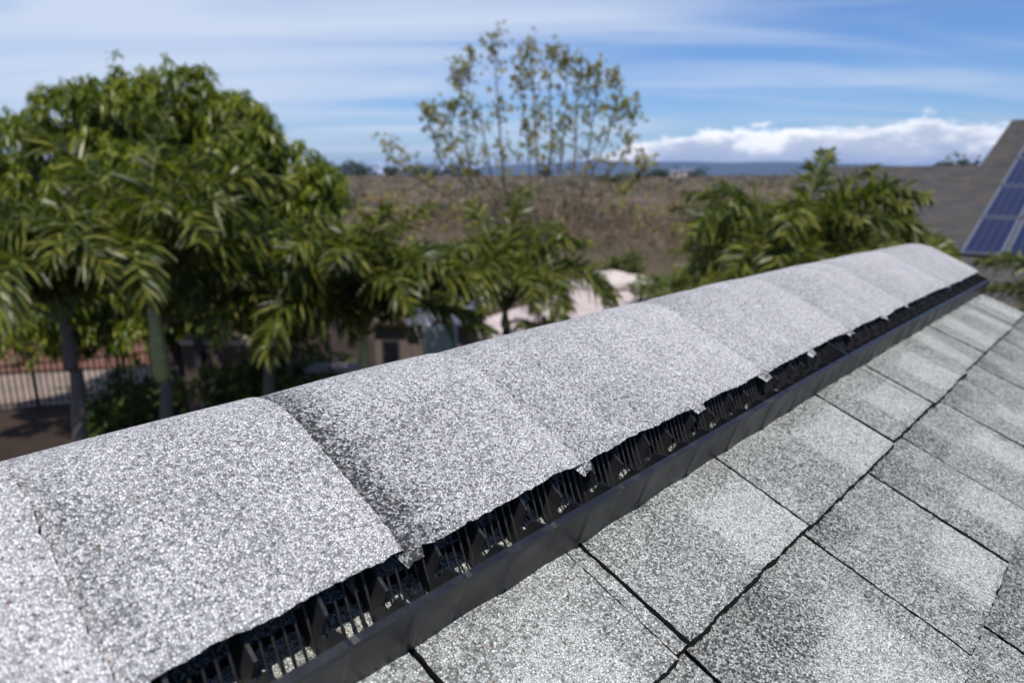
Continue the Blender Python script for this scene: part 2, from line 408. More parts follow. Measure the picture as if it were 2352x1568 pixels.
for i in range(len(rn)-1):
    ra, rb = rn[i], rn[i+1]
    ra2 = ra-.10                                   # tucked under the previous cap
    near = rb < 3.4
    nr = int((rb-ra2)*U/(.0035 if near else .009)); nt = 60
    rr = np.concatenate([np.linspace(ra2, rb, nr)])
    tt = np.linspace(0, 1, nt)**1.0
    wtooth = .033
    V = []; T = []
    e = jag(nr, .0024)
    wob = .0025*np.sin(np.linspace(0, 5, nr)+i*2.1)
    for j, r in enumerate(rr):
        x = (r-ra)/(rb-ra)
        tooth = .021 if (ra-.012 < r < ra+.030) else (0. if r > ra else -.045)
        wd = tooth+e[j]+wob[j]-(.002*(i % 3))
        H = cap_h+.004+.0062*max(0, x)-(.0085 if x < 0 else 0)
        if r > R_END-.02: H = H
        tot = LTOT+wd+.0
        s, h, ns_, nh_ = cap_prof(tt*tot, H, wd)
        swell = .004*np.sin(np.pi*tt)*math.sin(np.pi*min(1, max(0, x)))*(1 if i % 2 else .4)
        s = s+ns_*swell; h = h+nh_*swell
        lift = np.clip(1-tt*tot/.05, 0, 1)**2*(-.006)
        V.append(wz(r+0*s+(.0035*rng.normal(0, .4, nt) if j in (nr-1,) else 0), s, h+lift))
        base = .81+(.05 if i % 2 else -.04)
        tn = base+.04*np.sin(tt*9+i)+0*s
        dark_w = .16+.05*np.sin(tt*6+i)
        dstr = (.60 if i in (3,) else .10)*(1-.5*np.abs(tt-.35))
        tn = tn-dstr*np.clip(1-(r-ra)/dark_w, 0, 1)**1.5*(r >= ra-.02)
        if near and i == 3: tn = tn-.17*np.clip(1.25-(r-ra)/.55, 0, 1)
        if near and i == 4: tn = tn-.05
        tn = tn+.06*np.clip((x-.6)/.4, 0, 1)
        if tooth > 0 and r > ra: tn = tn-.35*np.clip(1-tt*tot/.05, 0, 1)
        T.append(tn)
    V = np.array(V); T = np.array(T)               # [nr, nt, 3]
    idx = np.arange(nr*nt).reshape(nr, nt)
    Fs = np.stack([idx[:-1, :-1], idx[:-1, 1:], idx[1:, 1:], idx[1:, :-1]], -1).reshape(-1, 4)[:, ::-1]
    ring = np.concatenate([idx[0, :], idx[1:, -1], idx[-1, -2::-1], idx[-2:0:-1, 0]])
    P = V.reshape(-1, 3); low = P[ring].copy(); 
    cen = np.array([0, .92*U, -.10*U]); dr = cen-low; dr[:, 0] = 0; dr /= np.linalg.norm(dr, axis=1)[:, None]
    low += dr*.0042
    ed = np.isin(ring, idx[:, 0]); low[ed, 1] -= (.0045+np.abs(rng.normal(0, .0042, ed.sum())))*U
    o = len(P); n = len(ring); k = np.arange(n); k2 = (k+1) % n
    Fk = np.stack([o+k, o+k2, o+n+k2, o+n+k], -1)
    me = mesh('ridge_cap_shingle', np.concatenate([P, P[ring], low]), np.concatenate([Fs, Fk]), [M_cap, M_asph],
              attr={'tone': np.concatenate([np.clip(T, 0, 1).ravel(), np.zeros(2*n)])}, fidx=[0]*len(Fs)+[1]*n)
    link('ridge_cap_shingle', me, house)

# ridge vent: two moulded lengths, each with rail, top sheet, divider plates and louvre bars
def prism_r(prof, th):
    "plate of thickness th across the ridge direction, outline in (s, h)"
    n = len(prof); V = [(-th/2*U, -s*U, h*U) for s, h in prof]+[(th/2*U, -s*U, h*U) for s, h in prof]
    return V, [tuple(range(n)), tuple(range(n, 2*n))[::-1]]+[((k+1) % n, k, n+k, n+(k+1) % n) for k in range(n)]
RS = -.400; RH = .113
pa = [(-.53, .108), (-.495, .108), (-.462, .094), (-.459, .052), (-.453, .047), (-.447, .052), (-.444, .083), (RS, .108), (RS, .004), (-.53, .004)]
pb = [(-.53, .108), (-.515, .108), (-.50, .088), (-.458, .080), (-.455, .044), (-.449, .040), (-.444, .046), (-.436, .088), (RS, .108), (RS, .004), (-.53, .004)]
mA = mesh('divider_plate', *prism_r(pa, .006), M_pla); mB = mesh('divider_plate', *prism_r(pb, .006), M_pla)
lv = MB()
def bar(r0, s0, h0, r1, s1, h1, w):
    p = np.array([r0, -s0, h0])*U; p2 = np.array([r1, -s1, h1])*U; lv.tube([p, (p+p2)/2+np.array([0, .0008, -.001]), p2], w*U, 4)
bar(0, -.515, .109, .006, -.408, .004, .0025)
mL = lv.me('louvre_bar', M_pla)
STEP = .1105
for (va, vb) in ((-.86, 2.60), (2.606, R_END-.02)):
    vent = link('ridge_vent', None, house)
    vent['label'] = 'near length of the black ridge vent' if va < 0 else 'far length of the black ridge vent'
    # rail: ribbed wall with notched foot
    nr = int((vb-va)/.0092); rr = np.linspace(va, vb, nr); V = []
    for r in rr:
        ph = ((r-va)/(2*STEP)) % 1.0
        ledge = .0 if .02 < ph < .98 else -.0022
        foot = .004+(.014 if abs(ph-.55) < .045 else 0)+.0015*math.sin(r*31)
        bulge = .004*math.sin(ph*math.pi)+.002*(1 if ph > .5 else 0)+.0016*math.sin(r*7)
        prof = [(RS+.012+bulge, foot), (RS+.004+bulge*.8, RH-.012+ledge), (RS+.0075+bulge*.6, RH-.009+ledge), (RS+.0055+bulge*.6, RH+ledge),
                (RS-.0065, RH+ledge), (RS-.007, RH-.012+ledge), (RS-.004, RH-.014+ledge), (RS+.004, foot)]
        V += [wz(r, s, h) for s, h in prof]
    n = 8; Fc = [(i*n+k, i*n+(k+1) % n, (i+1)*n+(k+1) % n, (i+1)*n+k) for i in range(nr-1) for k in range(n)]
    Fc += [tuple(range(n))[::-1], tuple((nr-1)*n+k for k in range(n))]
    link('side_rail', mesh('side_rail', V, Fc, M_pla), vent)
    # top sheet under the caps
    V = []; rr = np.linspace(va, vb, 30); tt = np.linspace(0.0, LTOT+.04, 24)
    for r in rr:
        s, h, a_, b_ = cap_prof(tt, .111, -.03); V.append(wz(r+0*s, s, h))
    for r in rr:
        s, h, a_, b_ = cap_prof(tt, .105, -.03); V.append(wz(r+0*s, s, h))
    V = np.concatenate(V); idx = np.arange(30*24).reshape(30, 24); o = 30*24
    f1 = np.stack([idx[:-1, :-1], idx[1:, :-1], idx[1:, 1:], idx[:-1, 1:]], -1).reshape(-1, 4)
    ring = np.concatenate([idx[0, :], idx[1:, -1], idx[-1, -2::-1], idx[-2:0:-1, 0]]); k = np.arange(len(ring)); k2 = (k+1) % len(ring)
    f3 = np.stack([ring[k], ring[k2], ring[k2]+o, ring[k]+o], -1)
    link('top_sheet', mesh('top_sheet', V, np.concatenate([f1, f1[:, ::-1]+o, f3[:, ::-1]]), M_pla), vent)
    r = va+.004; i = 0
    while r < vb-.01:
        link('divider_plate', mA if i % 2 == 0 else mB, vent, (r*U, 0, float(sag(r))*U), (0, 0, 0))
        for j in range(5):
            x = r+.012+.0185*j+(.006 if i % 2 else 0)
            if x < vb-.006: link('louvre_bar', mL, vent, (x*U, 0, float(sag(x))*U))
        r += STEP; i += 1
    V, Fc = prism_r([(-.53, .110), (RS, .112), (RS, .004), (-.53, .004)], .007)
    e = link('end_plate', mesh('end_plate', V, Fc, M_pla), vent, ((vb-.004)*U, 0, float(sag(vb))*U))
    # far-side rail, out of the photograph's sight
    V = []
    for r in (va, vb):
        for (t, h) in ((.46, .0), (.49, .0), (.485, .113), (.465, .113)):
            s_, h_ = far(t, h); V.append(wz(r, s_, h_))
    link('side_rail', mesh('side_rail', V, [(0, 1, 5, 4), (1, 2, 6, 5), (2, 3, 7, 6), (3, 0, 4, 7), (3, 2, 1, 0), (4, 5, 6, 7)], M_pla), vent)

# ------------------------------------------------------------------ ground and terrain
def gz(x, y):
    "height of the land"
    x = np.asarray(x, float); y = np.asarray(y, float)
    a = np.clip((y-30.5)/5.5, 0, 1); a = a*a*(3-2*a)
    z = 2.0*a+1.5*np.clip((y-36)/250, 0, 1)+.16*np.sin(x*.05+2)*np.sin(y*.031)*a
    z = z+.25*np.sin(x*.11+1)*np.sin(y*.07)*a
    f = np.clip((y-330)/200, 0, 1); z = z-14*f*f*(3-2*f)
    return z
def fn_ground(q, b, o):
    t = q.n('ShaderNodeTexCoord').outputs['Object']
    y = q.n('ShaderNodeSeparateXYZ', ins={0: t}).outputs[1]
    n1 = q.n('ShaderNodeTexNoise', ins={'Vector': t, 'Scale': .35, 'Detail': 8., 'Roughness': .65}).outputs[0]
    n2 = q.n('ShaderNodeTexNoise', ins={'Vector': t, 'Scale': 3.5, 'Detail': 6., 'Roughness': .7}).outputs[0]
    n3 = q.n('ShaderNodeTexNoise', ins={'Vector': t, 'Scale': .07, 'Detail': 6., 'Roughness': .65}).outputs[0]
    soil = q.ramp(n1, [(.3, (.022, .015, .013)), (.5, (.038, .025, .021)), (.7, (.08, .05, .038))])  # near soil colour darkened to stand in for tree and palm shade
    dry = q.ramp(q.m('ADD', q.m('MULTIPLY', n3, .6), q.m('MULTIPLY', n1, .4)), [(.36, (.050, .046, .032)), (.5, (.110, .086, .062)), (.60, (.23, .17, .135))])
    c = q.mix(q.sm(y, 24., 34.), soil, dry)
    c = q.mix(q.m('MULTIPLY', n2, .5), c, (.06, .045, .03))
    L(q, c, b.inputs[0]); b.inputs['Roughness'].default_value = .95; b.inputs['Specular IOR Level'].default_value = .1
    L(q, q.n('ShaderNodeBump', ins={'Height': n2, 'Strength': .6, 'Distance': .1}).outputs[0], b.inputs['Normal'])
M_gr = pmat('dry_soil', fn_ground)
def sheet(name, xs, ys, zf, mat):
    Xg, Yg = np.meshgrid(xs, ys); V = np.stack([Xg, Yg, zf(Xg, Yg)], -1).reshape(-1, 3)
    i = np.arange(len(V)).reshape(Xg.shape)
    return link(name, mesh(name, V, np.stack([i[:-1, :-1], i[:-1, 1:], i[1:, 1:], i[1:, :-1]], -1).reshape(-1, 4), mat, True))
xs = np.concatenate([-np.geomspace(9000, 60, 22), np.linspace(-55, 55, 56), np.geomspace(60, 9000, 22)])
ys = np.concatenate([-np.geomspace(9000, 30, 10), np.linspace(-20, 60, 70), np.geomspace(64, 9000, 40)])
tag(sheet('ground', xs, ys, gz, M_gr), kind='structure')
# blue distant mountain
M_mtn = plain('mountain_forest', (.045, .06, .06), 1., .2, .004, .05)
def hillz(x, y):
    x = np.asarray(x, float); y = np.asarray(y, float)
    c = np.exp(-((y-4600)/900)**2)
    prof = 78*np.exp(-((x-900)/1500)**2)+18*np.exp(-((x-2200)/700)**2)+5*np.sin(x*.004)+3*np.sin(x*.011+2)
    prof = prof-30*np.clip((-x-200)/1200, 0, 1)
    return -16+c*(prof+10)
tag(sheet('mountain', np.linspace(-4200, 6200, 140), np.linspace(2900, 6200, 24), hillz, M_mtn), 'long low mountain ridge, blue with distance', None, None, 'structure')

# pale paved terrace
def slab(name, pts, z0, z1, mat, bev=0.):
    n = len(pts); V = [(p[0], p[1], z0) for p in pts]+[(p[0], p[1], z1) for p in pts]
    return link(name, mesh(name, V, [tuple(range(n))[::-1], tuple(range(n, 2*n))]+[(k, (k+1) % n, n+(k+1) % n, n+k) for k in range(n)], mat))
def fn_pave(q, b, o):
    t = q.n('ShaderNodeTexCoord').outputs['Object']
    n = q.n('ShaderNodeTexNoise', ins={'Vector': t, 'Scale': 1.3, 'Detail': 6., 'Roughness': .6}).outputs[0]
    L(q, q.ramp(n, [(.3, (.42, .34, .31)), (.6, (.52, .43, .40)), (.8, (.56, .48, .45))]), b.inputs[0]); b.inputs['Roughness'].default_value = .85
M_pave = pmat('pink_concrete', fn_pave)
px_ = [(1085, 775), (1120, 735), (1170, 720), (1235, 700), (1260, 668), (1300, 652), (1360, 650), (1420, 655), (1475, 662), (1560, 672), (1600, 690), (1640, 740), (1500, 790), (1250, 800)]
pts = [ground(x, y) for x, y in px_]
pv = slab('pavement', pts, -.1, .12, M_pave); tag(pv, 'pale pink concrete yard behind the palms', None, None, 'structure')

# ------------------------------------------------------------------ plants
def quadleaf(base, direc, up, Ln, Wd, droop, nseg=2):
    "bent leaf strips, vectorised: base/direc/up [N,3]"
    N = len(base); d = direc/np.linalg.norm(direc, axis=1)[:, None]
    side = np.cross(d, up); side /= np.linalg.norm(side, axis=1)[:, None]+1e-9
    V = np.empty((N, (nseg+1)*2, 3)); Ln = np.broadcast_to(Ln, N)[:, None]; Wd = np.broadcast_to(Wd, N)[:, None]; droop = np.broadcast_to(droop, N)[:, None]
    wf = {2: [.35, 1, .12], 3: [.35, .95, .8, .08]}[nseg]
    for k in range(nseg+1):
        t = k/nseg
        c = base+d*Ln*t*(1-.25*droop*t)+np.array([0, 0, -1.])*Ln*droop*t*t
        V[:, 2*k] = c-side*Wd*.5*wf[k]; V[:, 2*k+1] = c+side*Wd*.5*wf[k]
    o = (np.arange(N)*(nseg+1)*2)[:, None]
    Fc = np.concatenate([o+np.array([[2*k, 2*k+1, 2*k+3, 2*k+2]]) for k in range(nseg)])
    return V.reshape(-1, 3), Fc, (nseg+1)*2
def leaves_mesh(name, base, direc, up, Ln, Wd, droop, mat, nseg=2, rnd=None):
    V, Fc, k = quadleaf(base, direc, up, Ln, Wd, droop, nseg)
    rn_ = rnd if rnd is not None else rng.random(len(base))
    return mesh(name, V, Fc, mat, False, attr={'rnd': np.repeat(rn_, k)})

def frond_mesh(Ln, e0, curv, leaf, wid, mats, seed, hang=.58):
    r_ = np.random.default_rng(seed); n = 22
    p = np.array([0., 0, 0]); a = e0; pts = [p.copy()]
    for k in range(n):
        a2 = a-curv*((k+1)/n)**1.75
        p = p+np.array([math.cos(a2), 0, math.sin(a2)])*Ln/n; pts.append(p.copy())
    pts = np.array(pts); tan = np.gradient(pts, axis=0); tan /= np.linalg.norm(tan, axis=1)[:, None]
    mb = MB(); mb.tube(pts[::3], np.linspace(.024, .004, len(pts[::3])), 5)
    nv_ = len(mb.v)
    m = 96; tpos = np.linspace(.16, .995, m); B = []; D = []; Up = []; LL = []
    for s_ in (-1, 1):
        for t in tpos:
            x = t*n; i = min(int(x), n-1); f = x-i; P = pts[i]*(1-f)+pts[i+1]*f; T = tan[i]
            nrm = np.array([-T[2], 0, T[0]]); 
            out = np.array([0, s_, 0.])
            lift = r_.uniform(-.7, 1.2)
            d = out*1.0+T*(.55+.5*t)+nrm*lift+r_.normal(0, .22, 3)
            B.append(P); D.append(d); Up.append(nrm*1.+r_.normal(0, .8, 3)); LL.append(leaf*(math.sin(math.pi*min(1, .16+.80*t)))**.7*r_.uniform(.85, 1.1))
    V, Fc, k = quadleaf(np.array(B), np.array(D), np.array(Up), np.array(LL), np.full(len(B), wid)*r_.uniform(.8, 1.2, len(B)), hang*r_.uniform(.25, 1.1, len(B)), 3)
    allV = mb.v+[tuple(v) for v in V]; allF = [tuple(f) for f in mb.f]+[tuple(int(c)+nv_ for c in f) for f in Fc]
    me = mesh('frond', allV, allF, list(mats), attr={'rnd': np.concatenate([np.full(nv_, .5), np.repeat(r_.random(len(B)), k)])},
              fidx=[1]*len(mb.f)+[0]*len(Fc))
    return me
FR = {}
def frond_set(key, mats, leaf, wid):
    if key in FR: return FR[key]
    out = []
    for i, (e0, cv) in enumerate([(88, 26), (84, 62), (79, 104), (73, 132), (66, 146), (56, 142), (42, 122), (20, 96), (81, 138), (-4, 70)]):
        out.append(frond_mesh(1.0*2.0, R(e0), R(cv), leaf, wid, mats, 100+i))
    FR[key] = out; return out
def palm(name, px, py, d, scale, label, group, key='palm', n=14, trunk=True, shaft=(.9, .085), seed=0, spin=0., az=None, flat=False, dark=False):
    r_ = random.Random(seed)
    mats, leaf, wid = {'palm': ((M_palm, M_rach), .50, .036), 'areca': ((M_palmy, M_rach), .42, .036)}[key]
    top = at(px, py, d); z0 = float(gz(top[0], top[1]))
    t = thing(name, (top[0], top[1], z0), label, 'palm tree', group)
    Hh = top[2]-z0
    if trunk:
        mb = MB(); m = 26; hs = Hh-shaft[0]
        mb.tube([(.03*math.sin(k*.3), .02*math.cos(k*.23), hs*k/m) for k in range(m+1)], [.075+.05*(1-k/m)+(.006 if k % 2 else 0) for k in range(m+1)], 10)
        link('trunk', mb.me('trunk', M_bark, True), t)
        mb = MB(); mb.tube([(0, 0, hs-.01), (0, 0, hs+.12), (0, 0, hs+shaft[0]*.5), (0, 0, hs+shaft[0]*.85), (0, 0, Hh+.1)], [.075, shaft[1]*1.15, shaft[1], shaft[1]*.75, .045], 12)
        link('crownshaft', mb.me('crownshaft', M_bark if dark else M_shaft, True), t)
    fs = frond_set(key, mats, leaf, wid)
    for i in range(n):
        v = [1, 3, 2, 8, 4, 5, 2, 3, 4, 1, 8, 5, 3, 2, 6, 4, 0, 5, 3, 6, 8, 1][i % 22]
        v = [1, 3, 2, 8, 4, 3, 2, 5, 3, 4, 1, 8, 5, 6, 3, 2, 4, 5, 3, 8, 2, 6, 4, 3, 5, 8][i % 26] if flat else v
        a = (az[i] if az and i < len(az) else spin+i*2.3999+r_.uniform(-.25, .25))
        f = link('frond', fs[v], t, (0, 0, Hh), (r_.uniform(-.12, .12), 0, a)); sc = scale*r_.uniform(.86, 1.1); f.scale = (sc, sc, sc)
    return t
PG = 'feather palms in the yard'
palm('palm_tree', 352, 705, 9.3, 1.42, 'tall feather palm with a pale green crownshaft before the big dark tree', PG, n=17, seed=1, spin=.5, shaft=(1.05, .105))
palm('palm_tree', 150, 745, 8.6, 1.25, 'feather palm with a dark slim trunk at the left edge before the iron fence', PG, n=15, seed=2, spin=1.7, shaft=(.6, .08), dark=True)
palm('palm_tree', 836, 775, 10.6, 1.32, 'feather palm right of the big dark tree, its green shaft showing above the ridge cap', PG, n=26, seed=3, spin=.2, flat=True, shaft=(.8, .085))
palm('palm_tree', 1160, 718, 12.0, 1.2, 'feather palm with a dark trunk against the pale pink yard', PG, n=24, seed=4, spin=2.2, flat=True, shaft=(.25, .07))
palm('palm_tree', 1812, 668, 9.0, 1.04, 'feather palm with long arching fronds in front of the brown neighbouring roof', PG, n=26, seed=5, spin=.9, flat=True)
palm('palm_tree', 610, 780, 10.6, 1.1, 'low feather palm with hanging fronds between the tall palm and its right neighbour', PG, n=22, seed=6, spin=.1, shaft=(.16, .05))
palm('palm_tree', 2455, 800, 6.2, .60, 'feather palm just beyond the far end of the roof, tips at the right edge', PG, n=14, seed=7, spin=.3)
AG = 'yellowish clumping palms'
palm('clumping_palm', 1660, 690, 13., .85, 'yellow green clumping palm left of the arching palm', AG, 'areca', 16, False, seed=8, spin=1.)
palm('clumping_palm', 1990, 665, 11., .9, 'yellow green clumping palm behind the right side of the arching palm', AG, 'areca', 16, False, seed=9, spin=2.)
palm('clumping_palm', 1245, 800, 11.0, .42, 'small clumping palm right of the dark trunk on the pink yard', AG, 'areca', 13, False, seed=10, spin=2.)

def rosettes(C, nl, Ln, Wd, droop, mat, name='foliage', outc=None, nseg=2):
    N = len(C)
    a = rng.random((N, nl))*2*np.pi; el_ = rng.normal(-.15, .55, (N, nl))
    D = np.stack([np.cos(a)*np.cos(el_), np.sin(a)*np.cos(el_), np.sin(el_)], -1).reshape(-1, 3)
    B = np.repeat(C, nl, 0)+D*Ln*.12+rng.normal(0, Ln*.12, (N*nl, 3))
    Up = np.array([0, 0, 1.])+rng.normal(0, .35, (N*nl, 3))
    g = np.repeat(rng.random(N), nl)*.55+rng.random(N*nl)*.45
    return leaves_mesh(name, B, D, Up, Ln*rng.uniform(.7, 1.15, N*nl), Wd, droop*rng.uniform(.5, 1.3, N*nl), mat, nseg, g)
# big dark tree at the left: clumps inside its outline
mango_px = [(20, 330), (75, 300), (150, 255), (215, 240), (290, 228), (360, 232), (425, 215), (470, 250), (525, 275), (560, 300), (600, 330), (628, 375), (670, 395), (715, 410), (725, 470),
            (60, 400), (140, 345), (220, 320), (300, 310), (380, 310), (450, 330), (520, 360), (590, 420), (650, 460), (690, 510), (700, 570),
            (-40, 380), (-60, 480), (20, 500), (100, 470), (190, 430), (280, 410), (370, 410), (450, 430), (530, 470), (600, 530), (650, 600),
            (-90, 600), (0, 600), (90, 580), (180, 560), (270, 530), (360, 520), (450, 540), (520, 580), (580, 640), (620, 690), (660, 650),
            (-40, 700), (60, 690), (150, 680), (240, 660), (330, 650), (430, 650), (500, 700), (690, 640), (740, 440), (545, 255), (400, 700), (560, 740), (20, 770), (-60, 780), (240, 750), (90, 760), (640, 760), (600, 790), (450, 760), (310, 770), (700, 700), (160, 780), (680, 780)]
base = at(330, 800, 13.2); bt = (base[0], base[1], 0)
mango = thing('broadleaf_tree', bt, 'big dense dark green tree behind the palms at the left', 'tree')
C = []; cl = []
for (x, y) in mango_px:
    d = 13.0+random.uniform(-1.2, 1.2)
    if y < 320: d = 13.4+random.uniform(-.8, 1.4)
    c = at(x, y, d)-np.array(bt); rad = random.uniform(.42, .62); cl.append((c, rad))
    n = 62
    dd = rng.normal(0, 1, (n, 3)); dd[:, 2] = dd[:, 2]*.8+.35; dd[:, 1] -= .25; dd /= np.linalg.norm(dd, axis=1)[:, None]
    C.append(c+dd*rad*rng.uniform(.65, 1.1, (n, 1)))
# back half of the crown
for _ in range(46):
    th_ = random.uniform(0, 2*math.pi); rr_ = random.uniform(1.2, 3.4)
    c = np.array([rr_*math.cos(th_)*1.05, 1.2+abs(rr_*math.sin(th_)), random.uniform(2.8, 6.5-.28*rr_*rr_*.5)]); n = 40
    dd = rng.normal(0, 1, (n, 3)); dd /= np.linalg.norm(dd, axis=1)[:, None]; C.append(c+dd*.6*rng.uniform(.5, 1.1, (n, 1)))
for _ in range(130):
    x = random.uniform(60, 640); y = random.uniform(235 if 200 < x < 520 else 340, 760); d = random.uniform(13.4, 15.)
    c = at(x, y, d)-np.array(bt); dd = rng.normal(0, 1, (22, 3)); C.append(c+dd*.30)
link('foliage', rosettes(np.concatenate(C), 12, .185, .048, .8, M_mango), mango)
mb = MB(); mb.tube([(.35, 1.4, -.1), (.25, 1.2, 1.2), (0, .6, 2.4)], [.26, .2, .16], 9); link('trunk', mb.me('trunk', plain('dark_bark', (.045, .036, .03), .9, .3, 9.), True), mango)
for c, rad in cl[::4]:
    mb = MB(); m_ = np.array([c[0]*.45, c[1]*.4+.2, 2.4+(c[2]-2.4)*.55]); mb.tube([(0, .2, 2.2), m_, c*.95], [.12, .07, .02], 6); link('limb', mb.me('limb', M_bark, True), mango)
# flower stalks poking out of the crown top
mb = MB()
for (x, y) in [(315, 180), (430, 168), (445, 172), (395, 180), (520, 240), (600, 265), (625, 270), (360, 185), (700, 365), (560, 235)]:
    a = at(x, y+14, 13.3)-np.array(bt); b_ = at(x+random.uniform(-8, 8), y-16, 13.3)-np.array(bt); mb.tube([a, b_], [.012, .004], 4)
link('flower_stalks', mb.me('flower_stalks', M_dry), mango)

# sparse tall tree in the middle
DT = 36.0
bs = at(1240, 556, DT); zt = float(gz(bs[0], DT))
sp_t = thing('slender_tree', (bs[0], DT, zt), 'tall sparse tree with many thin upright stems and small yellow green leaf tufts', 'tree')
b0 = np.array([bs[0], DT, zt])
def P3(x, y, dd=0): return at(x, y, DT+dd)-b0
stems = [[(1165, 600), (1163, 480), (1150, 330), (1140, 190), (1132, 78)], [(1165, 600), (1150, 470), (1075, 380), (1068, 250), (1085, 110)], [(1240, 590), (1222, 470), (1213, 340), (1195, 210), (1198, 108)],
         [(1240, 590), (1236, 450), (1232, 300), (1224, 180), (1218, 85)], [(1245, 590), (1252, 430), (1268, 330), (1262, 200), (1272, 108)], [(1310, 590), (1312, 480), (1322, 330), (1326, 220), (1338, 140)],
         [(1310, 590), (1335, 450), (1390, 330), (1418, 240), (1402, 165)], [(1165, 600), (1110, 460), (1010, 370), (990, 290), (985, 250)], [(1160, 600), (1060, 470), (960, 410), (905, 370), (890, 325)],
         [(1312, 590), (1360, 440), (1430, 360), (1452, 290), (1440, 238)], [(1312, 590), (1390, 470), (1455, 420), (1478, 390), (1470, 372)], [(1165, 600), (1128, 400), (1105, 280), (1050, 200), (1058, 150)],
         [(1240, 590), (1285, 400), (1300, 250), (1300, 120)], [(1312, 590), (1350, 360), (1368, 230), (1372, 160)], [(1160, 600), (1090, 430), (1040, 340), (1030, 260), (1040, 235)]]
Cs = []
for i, st in enumerate(stems):
    dd = random.uniform(-1.2, 1.2); pts = [P3(x, y, dd*k/len(st)) for k, (x, y) in enumerate(st)]
    mb = MB(); r0 = .10 if i in (0, 5, 4) else .062; mb.tube(pts, np.linspace(r0, .015, len(pts)), 6)
    P = np.array(pts)
    hi = 50 if i not in (8, 10) else 34
    for k in range(hi):
        t = random.uniform(.22, 1.)**.8*(len(P)-1); j = min(int(t), len(P)-2); p = P[j]*(1-(t-j))+P[j+1]*(t-j)
        ln = random.uniform(.15, 1.05)*(1.15-.8*t/(len(P)))
        a = random.uniform(0, 6.28); e = p+np.array([math.cos(a)*ln, math.sin(a)*ln, ln*random.uniform(.4, 1.1)])
        mb.tube([p, (p+e)/2+[0, 0, -.06], e], [.016, .010, .005], 4)
        if random.random() < (.45 if t < 1.4 else .95): Cs.append((e, 1.))
    link('stem', mb.me('stem', M_bark), sp_t)
    Cs.append((P[-1], 1.4)); Cs.append((P[-1]-[0, 0, .3], 1.4))
CC = []
for c, w in Cs:
    k = random.randint(1, 4); CC.append(c+rng.normal(0, .13, (k, 3))*[1, 1, 1.3])
link('foliage', rosettes(np.concatenate(CC), 5, .19, .10, .6, M_sparse), sp_t)
# twiggy undergrowth around its foot
def brush(name, pts, hgt, n, mat, spread=.5, lw=.02):
    P = np.repeat(np.asarray(pts), n, 0); N = len(P)
    a = rng.random(N)*2*np.pi; e = rng.uniform(.35, 1.45, N)
    D = np.stack([np.cos(a)*np.cos(e), np.sin(a)*np.cos(e), np.sin(e)], -1)
    B = P+rng.normal(0, spread*.5, (N, 3))*[1, 1, 0]; hh = np.repeat(hgt, n)*rng.uniform(.5, 1.2, N)
    return leaves_mesh(name, B, D, np.stack([np.sin(a*3), np.cos(a*3), 0*a], -1), hh, lw*hh, .25, mat)
bp = []
for _ in range(420):
    x = random.uniform(850, 1560); dd = random.uniform(33, 46); y = 560
    p = at(x, y, dd); bp.append((p[0], p[1], float(gz(p[0], p[1]))))
bp = np.array(bp)
hg = 1.0+1.8*rng.random(len(bp))*np.exp(-((bp[:, 0]-b0[0])/5.)**2)
tag(link('dry_thicket', brush('dry_thicket', bp, hg, 22, M_dry, .9, .022)), 'dry leafless thicket around the foot of the slender tree', 'thicket', None, 'stuff')
cc = bp[rng.integers(0, len(bp), 330)]+np.stack([rng.normal(0, .8, 330), rng.normal(0, .5, 330), rng.uniform(.3, 1.9, 330)], -1)
tag(link('thicket_leaves', rosettes(cc, 6, .16, .09, .5, leafmat('autumn_leaf', (.12, .12, .03), (.24, .15, .05), (.32, .14, .05), .3, scale=.5), 'thicket_leaves')), 'scattered orange and yellow leaves in the dry thicket', 'leaves', None, 'stuff')
fp = []
for _ in range(5200):
    d = 31+(random.random()**1.6)*260; x = random.uniform(-.85, .8)*d
    fp.append((x, d, float(gz(x, d))))
fp = np.array(fp); sc = np.clip(fp[:, 1]/70, .55, 2.2)
tag(link('dry_scrub', brush('dry_scrub', fp, .55*sc*rng.uniform(.6, 1.4, len(fp)), 12, M_dry, 1.4, .10)), 'dry brown scrub over the open field', 'scrub', None, 'stuff')

fb = fp[rng.integers(0, 3600, 1500)]; fb = fb[fb[:, 1] < 150]; fb = np.repeat(fb, 3, 0)+rng.normal(0, .3, (len(fb)*3, 3))+[0, 0, .3]
fc = []
for _ in range(260):
    d = 42+(random.random()**1.3)*250; x = random.uniform(-.5, .45)*d; rr_ = random.uniform(.5, 1.3)*(d/120)**.4; n = 16
    fc.append(np.array([x, d, float(gz(x, d))+rr_*.35])+rng.normal(0, 1, (n, 3))*[rr_*.9, rr_*.6, rr_*.3])
tag(link('field_bushes', rosettes(np.concatenate(fc), 5, .55, .28, .4, leafmat('field_bush_leaf', (.035, .04, .02), (.08, .075, .035), (.17, .14, .07), .15, scale=.05), 'field_bushes')), 'low olive and brown bushes strewn over the dry field', None, None, 'stuff')
tag(link('scrub_greenery', rosettes(fb, 6, .30, .14, .4, M_sparse, 'scrub_greenery')), 'yellow green weeds dotted over the dry field', None, None, 'stuff')
def leafball(seed, n, rx, rz, ls, mat):
    r_ = np.random.default_rng(seed); k = 9; cc = r_.normal(0, .45, (k, 3))*[rx, rx, rz*.6]+[0, 0, rz*.75]
    d = r_.normal(0, 1, (n, 3)); d /= np.linalg.norm(d, axis=1)[:, None]
    C = cc[r_.integers(0, k, n)]+d*r_.uniform(.6, 1.05, (n, 1))*[rx*.5, rx*.5, rz*.45]; C[:, 2] = np.abs(C[:, 2])
    return rosettes(C, 3, ls, ls*.5, .3, mat)
balls = [leafball(300+i, 260, 2.6, 2.6, .55, M_far) for i in range(4)]
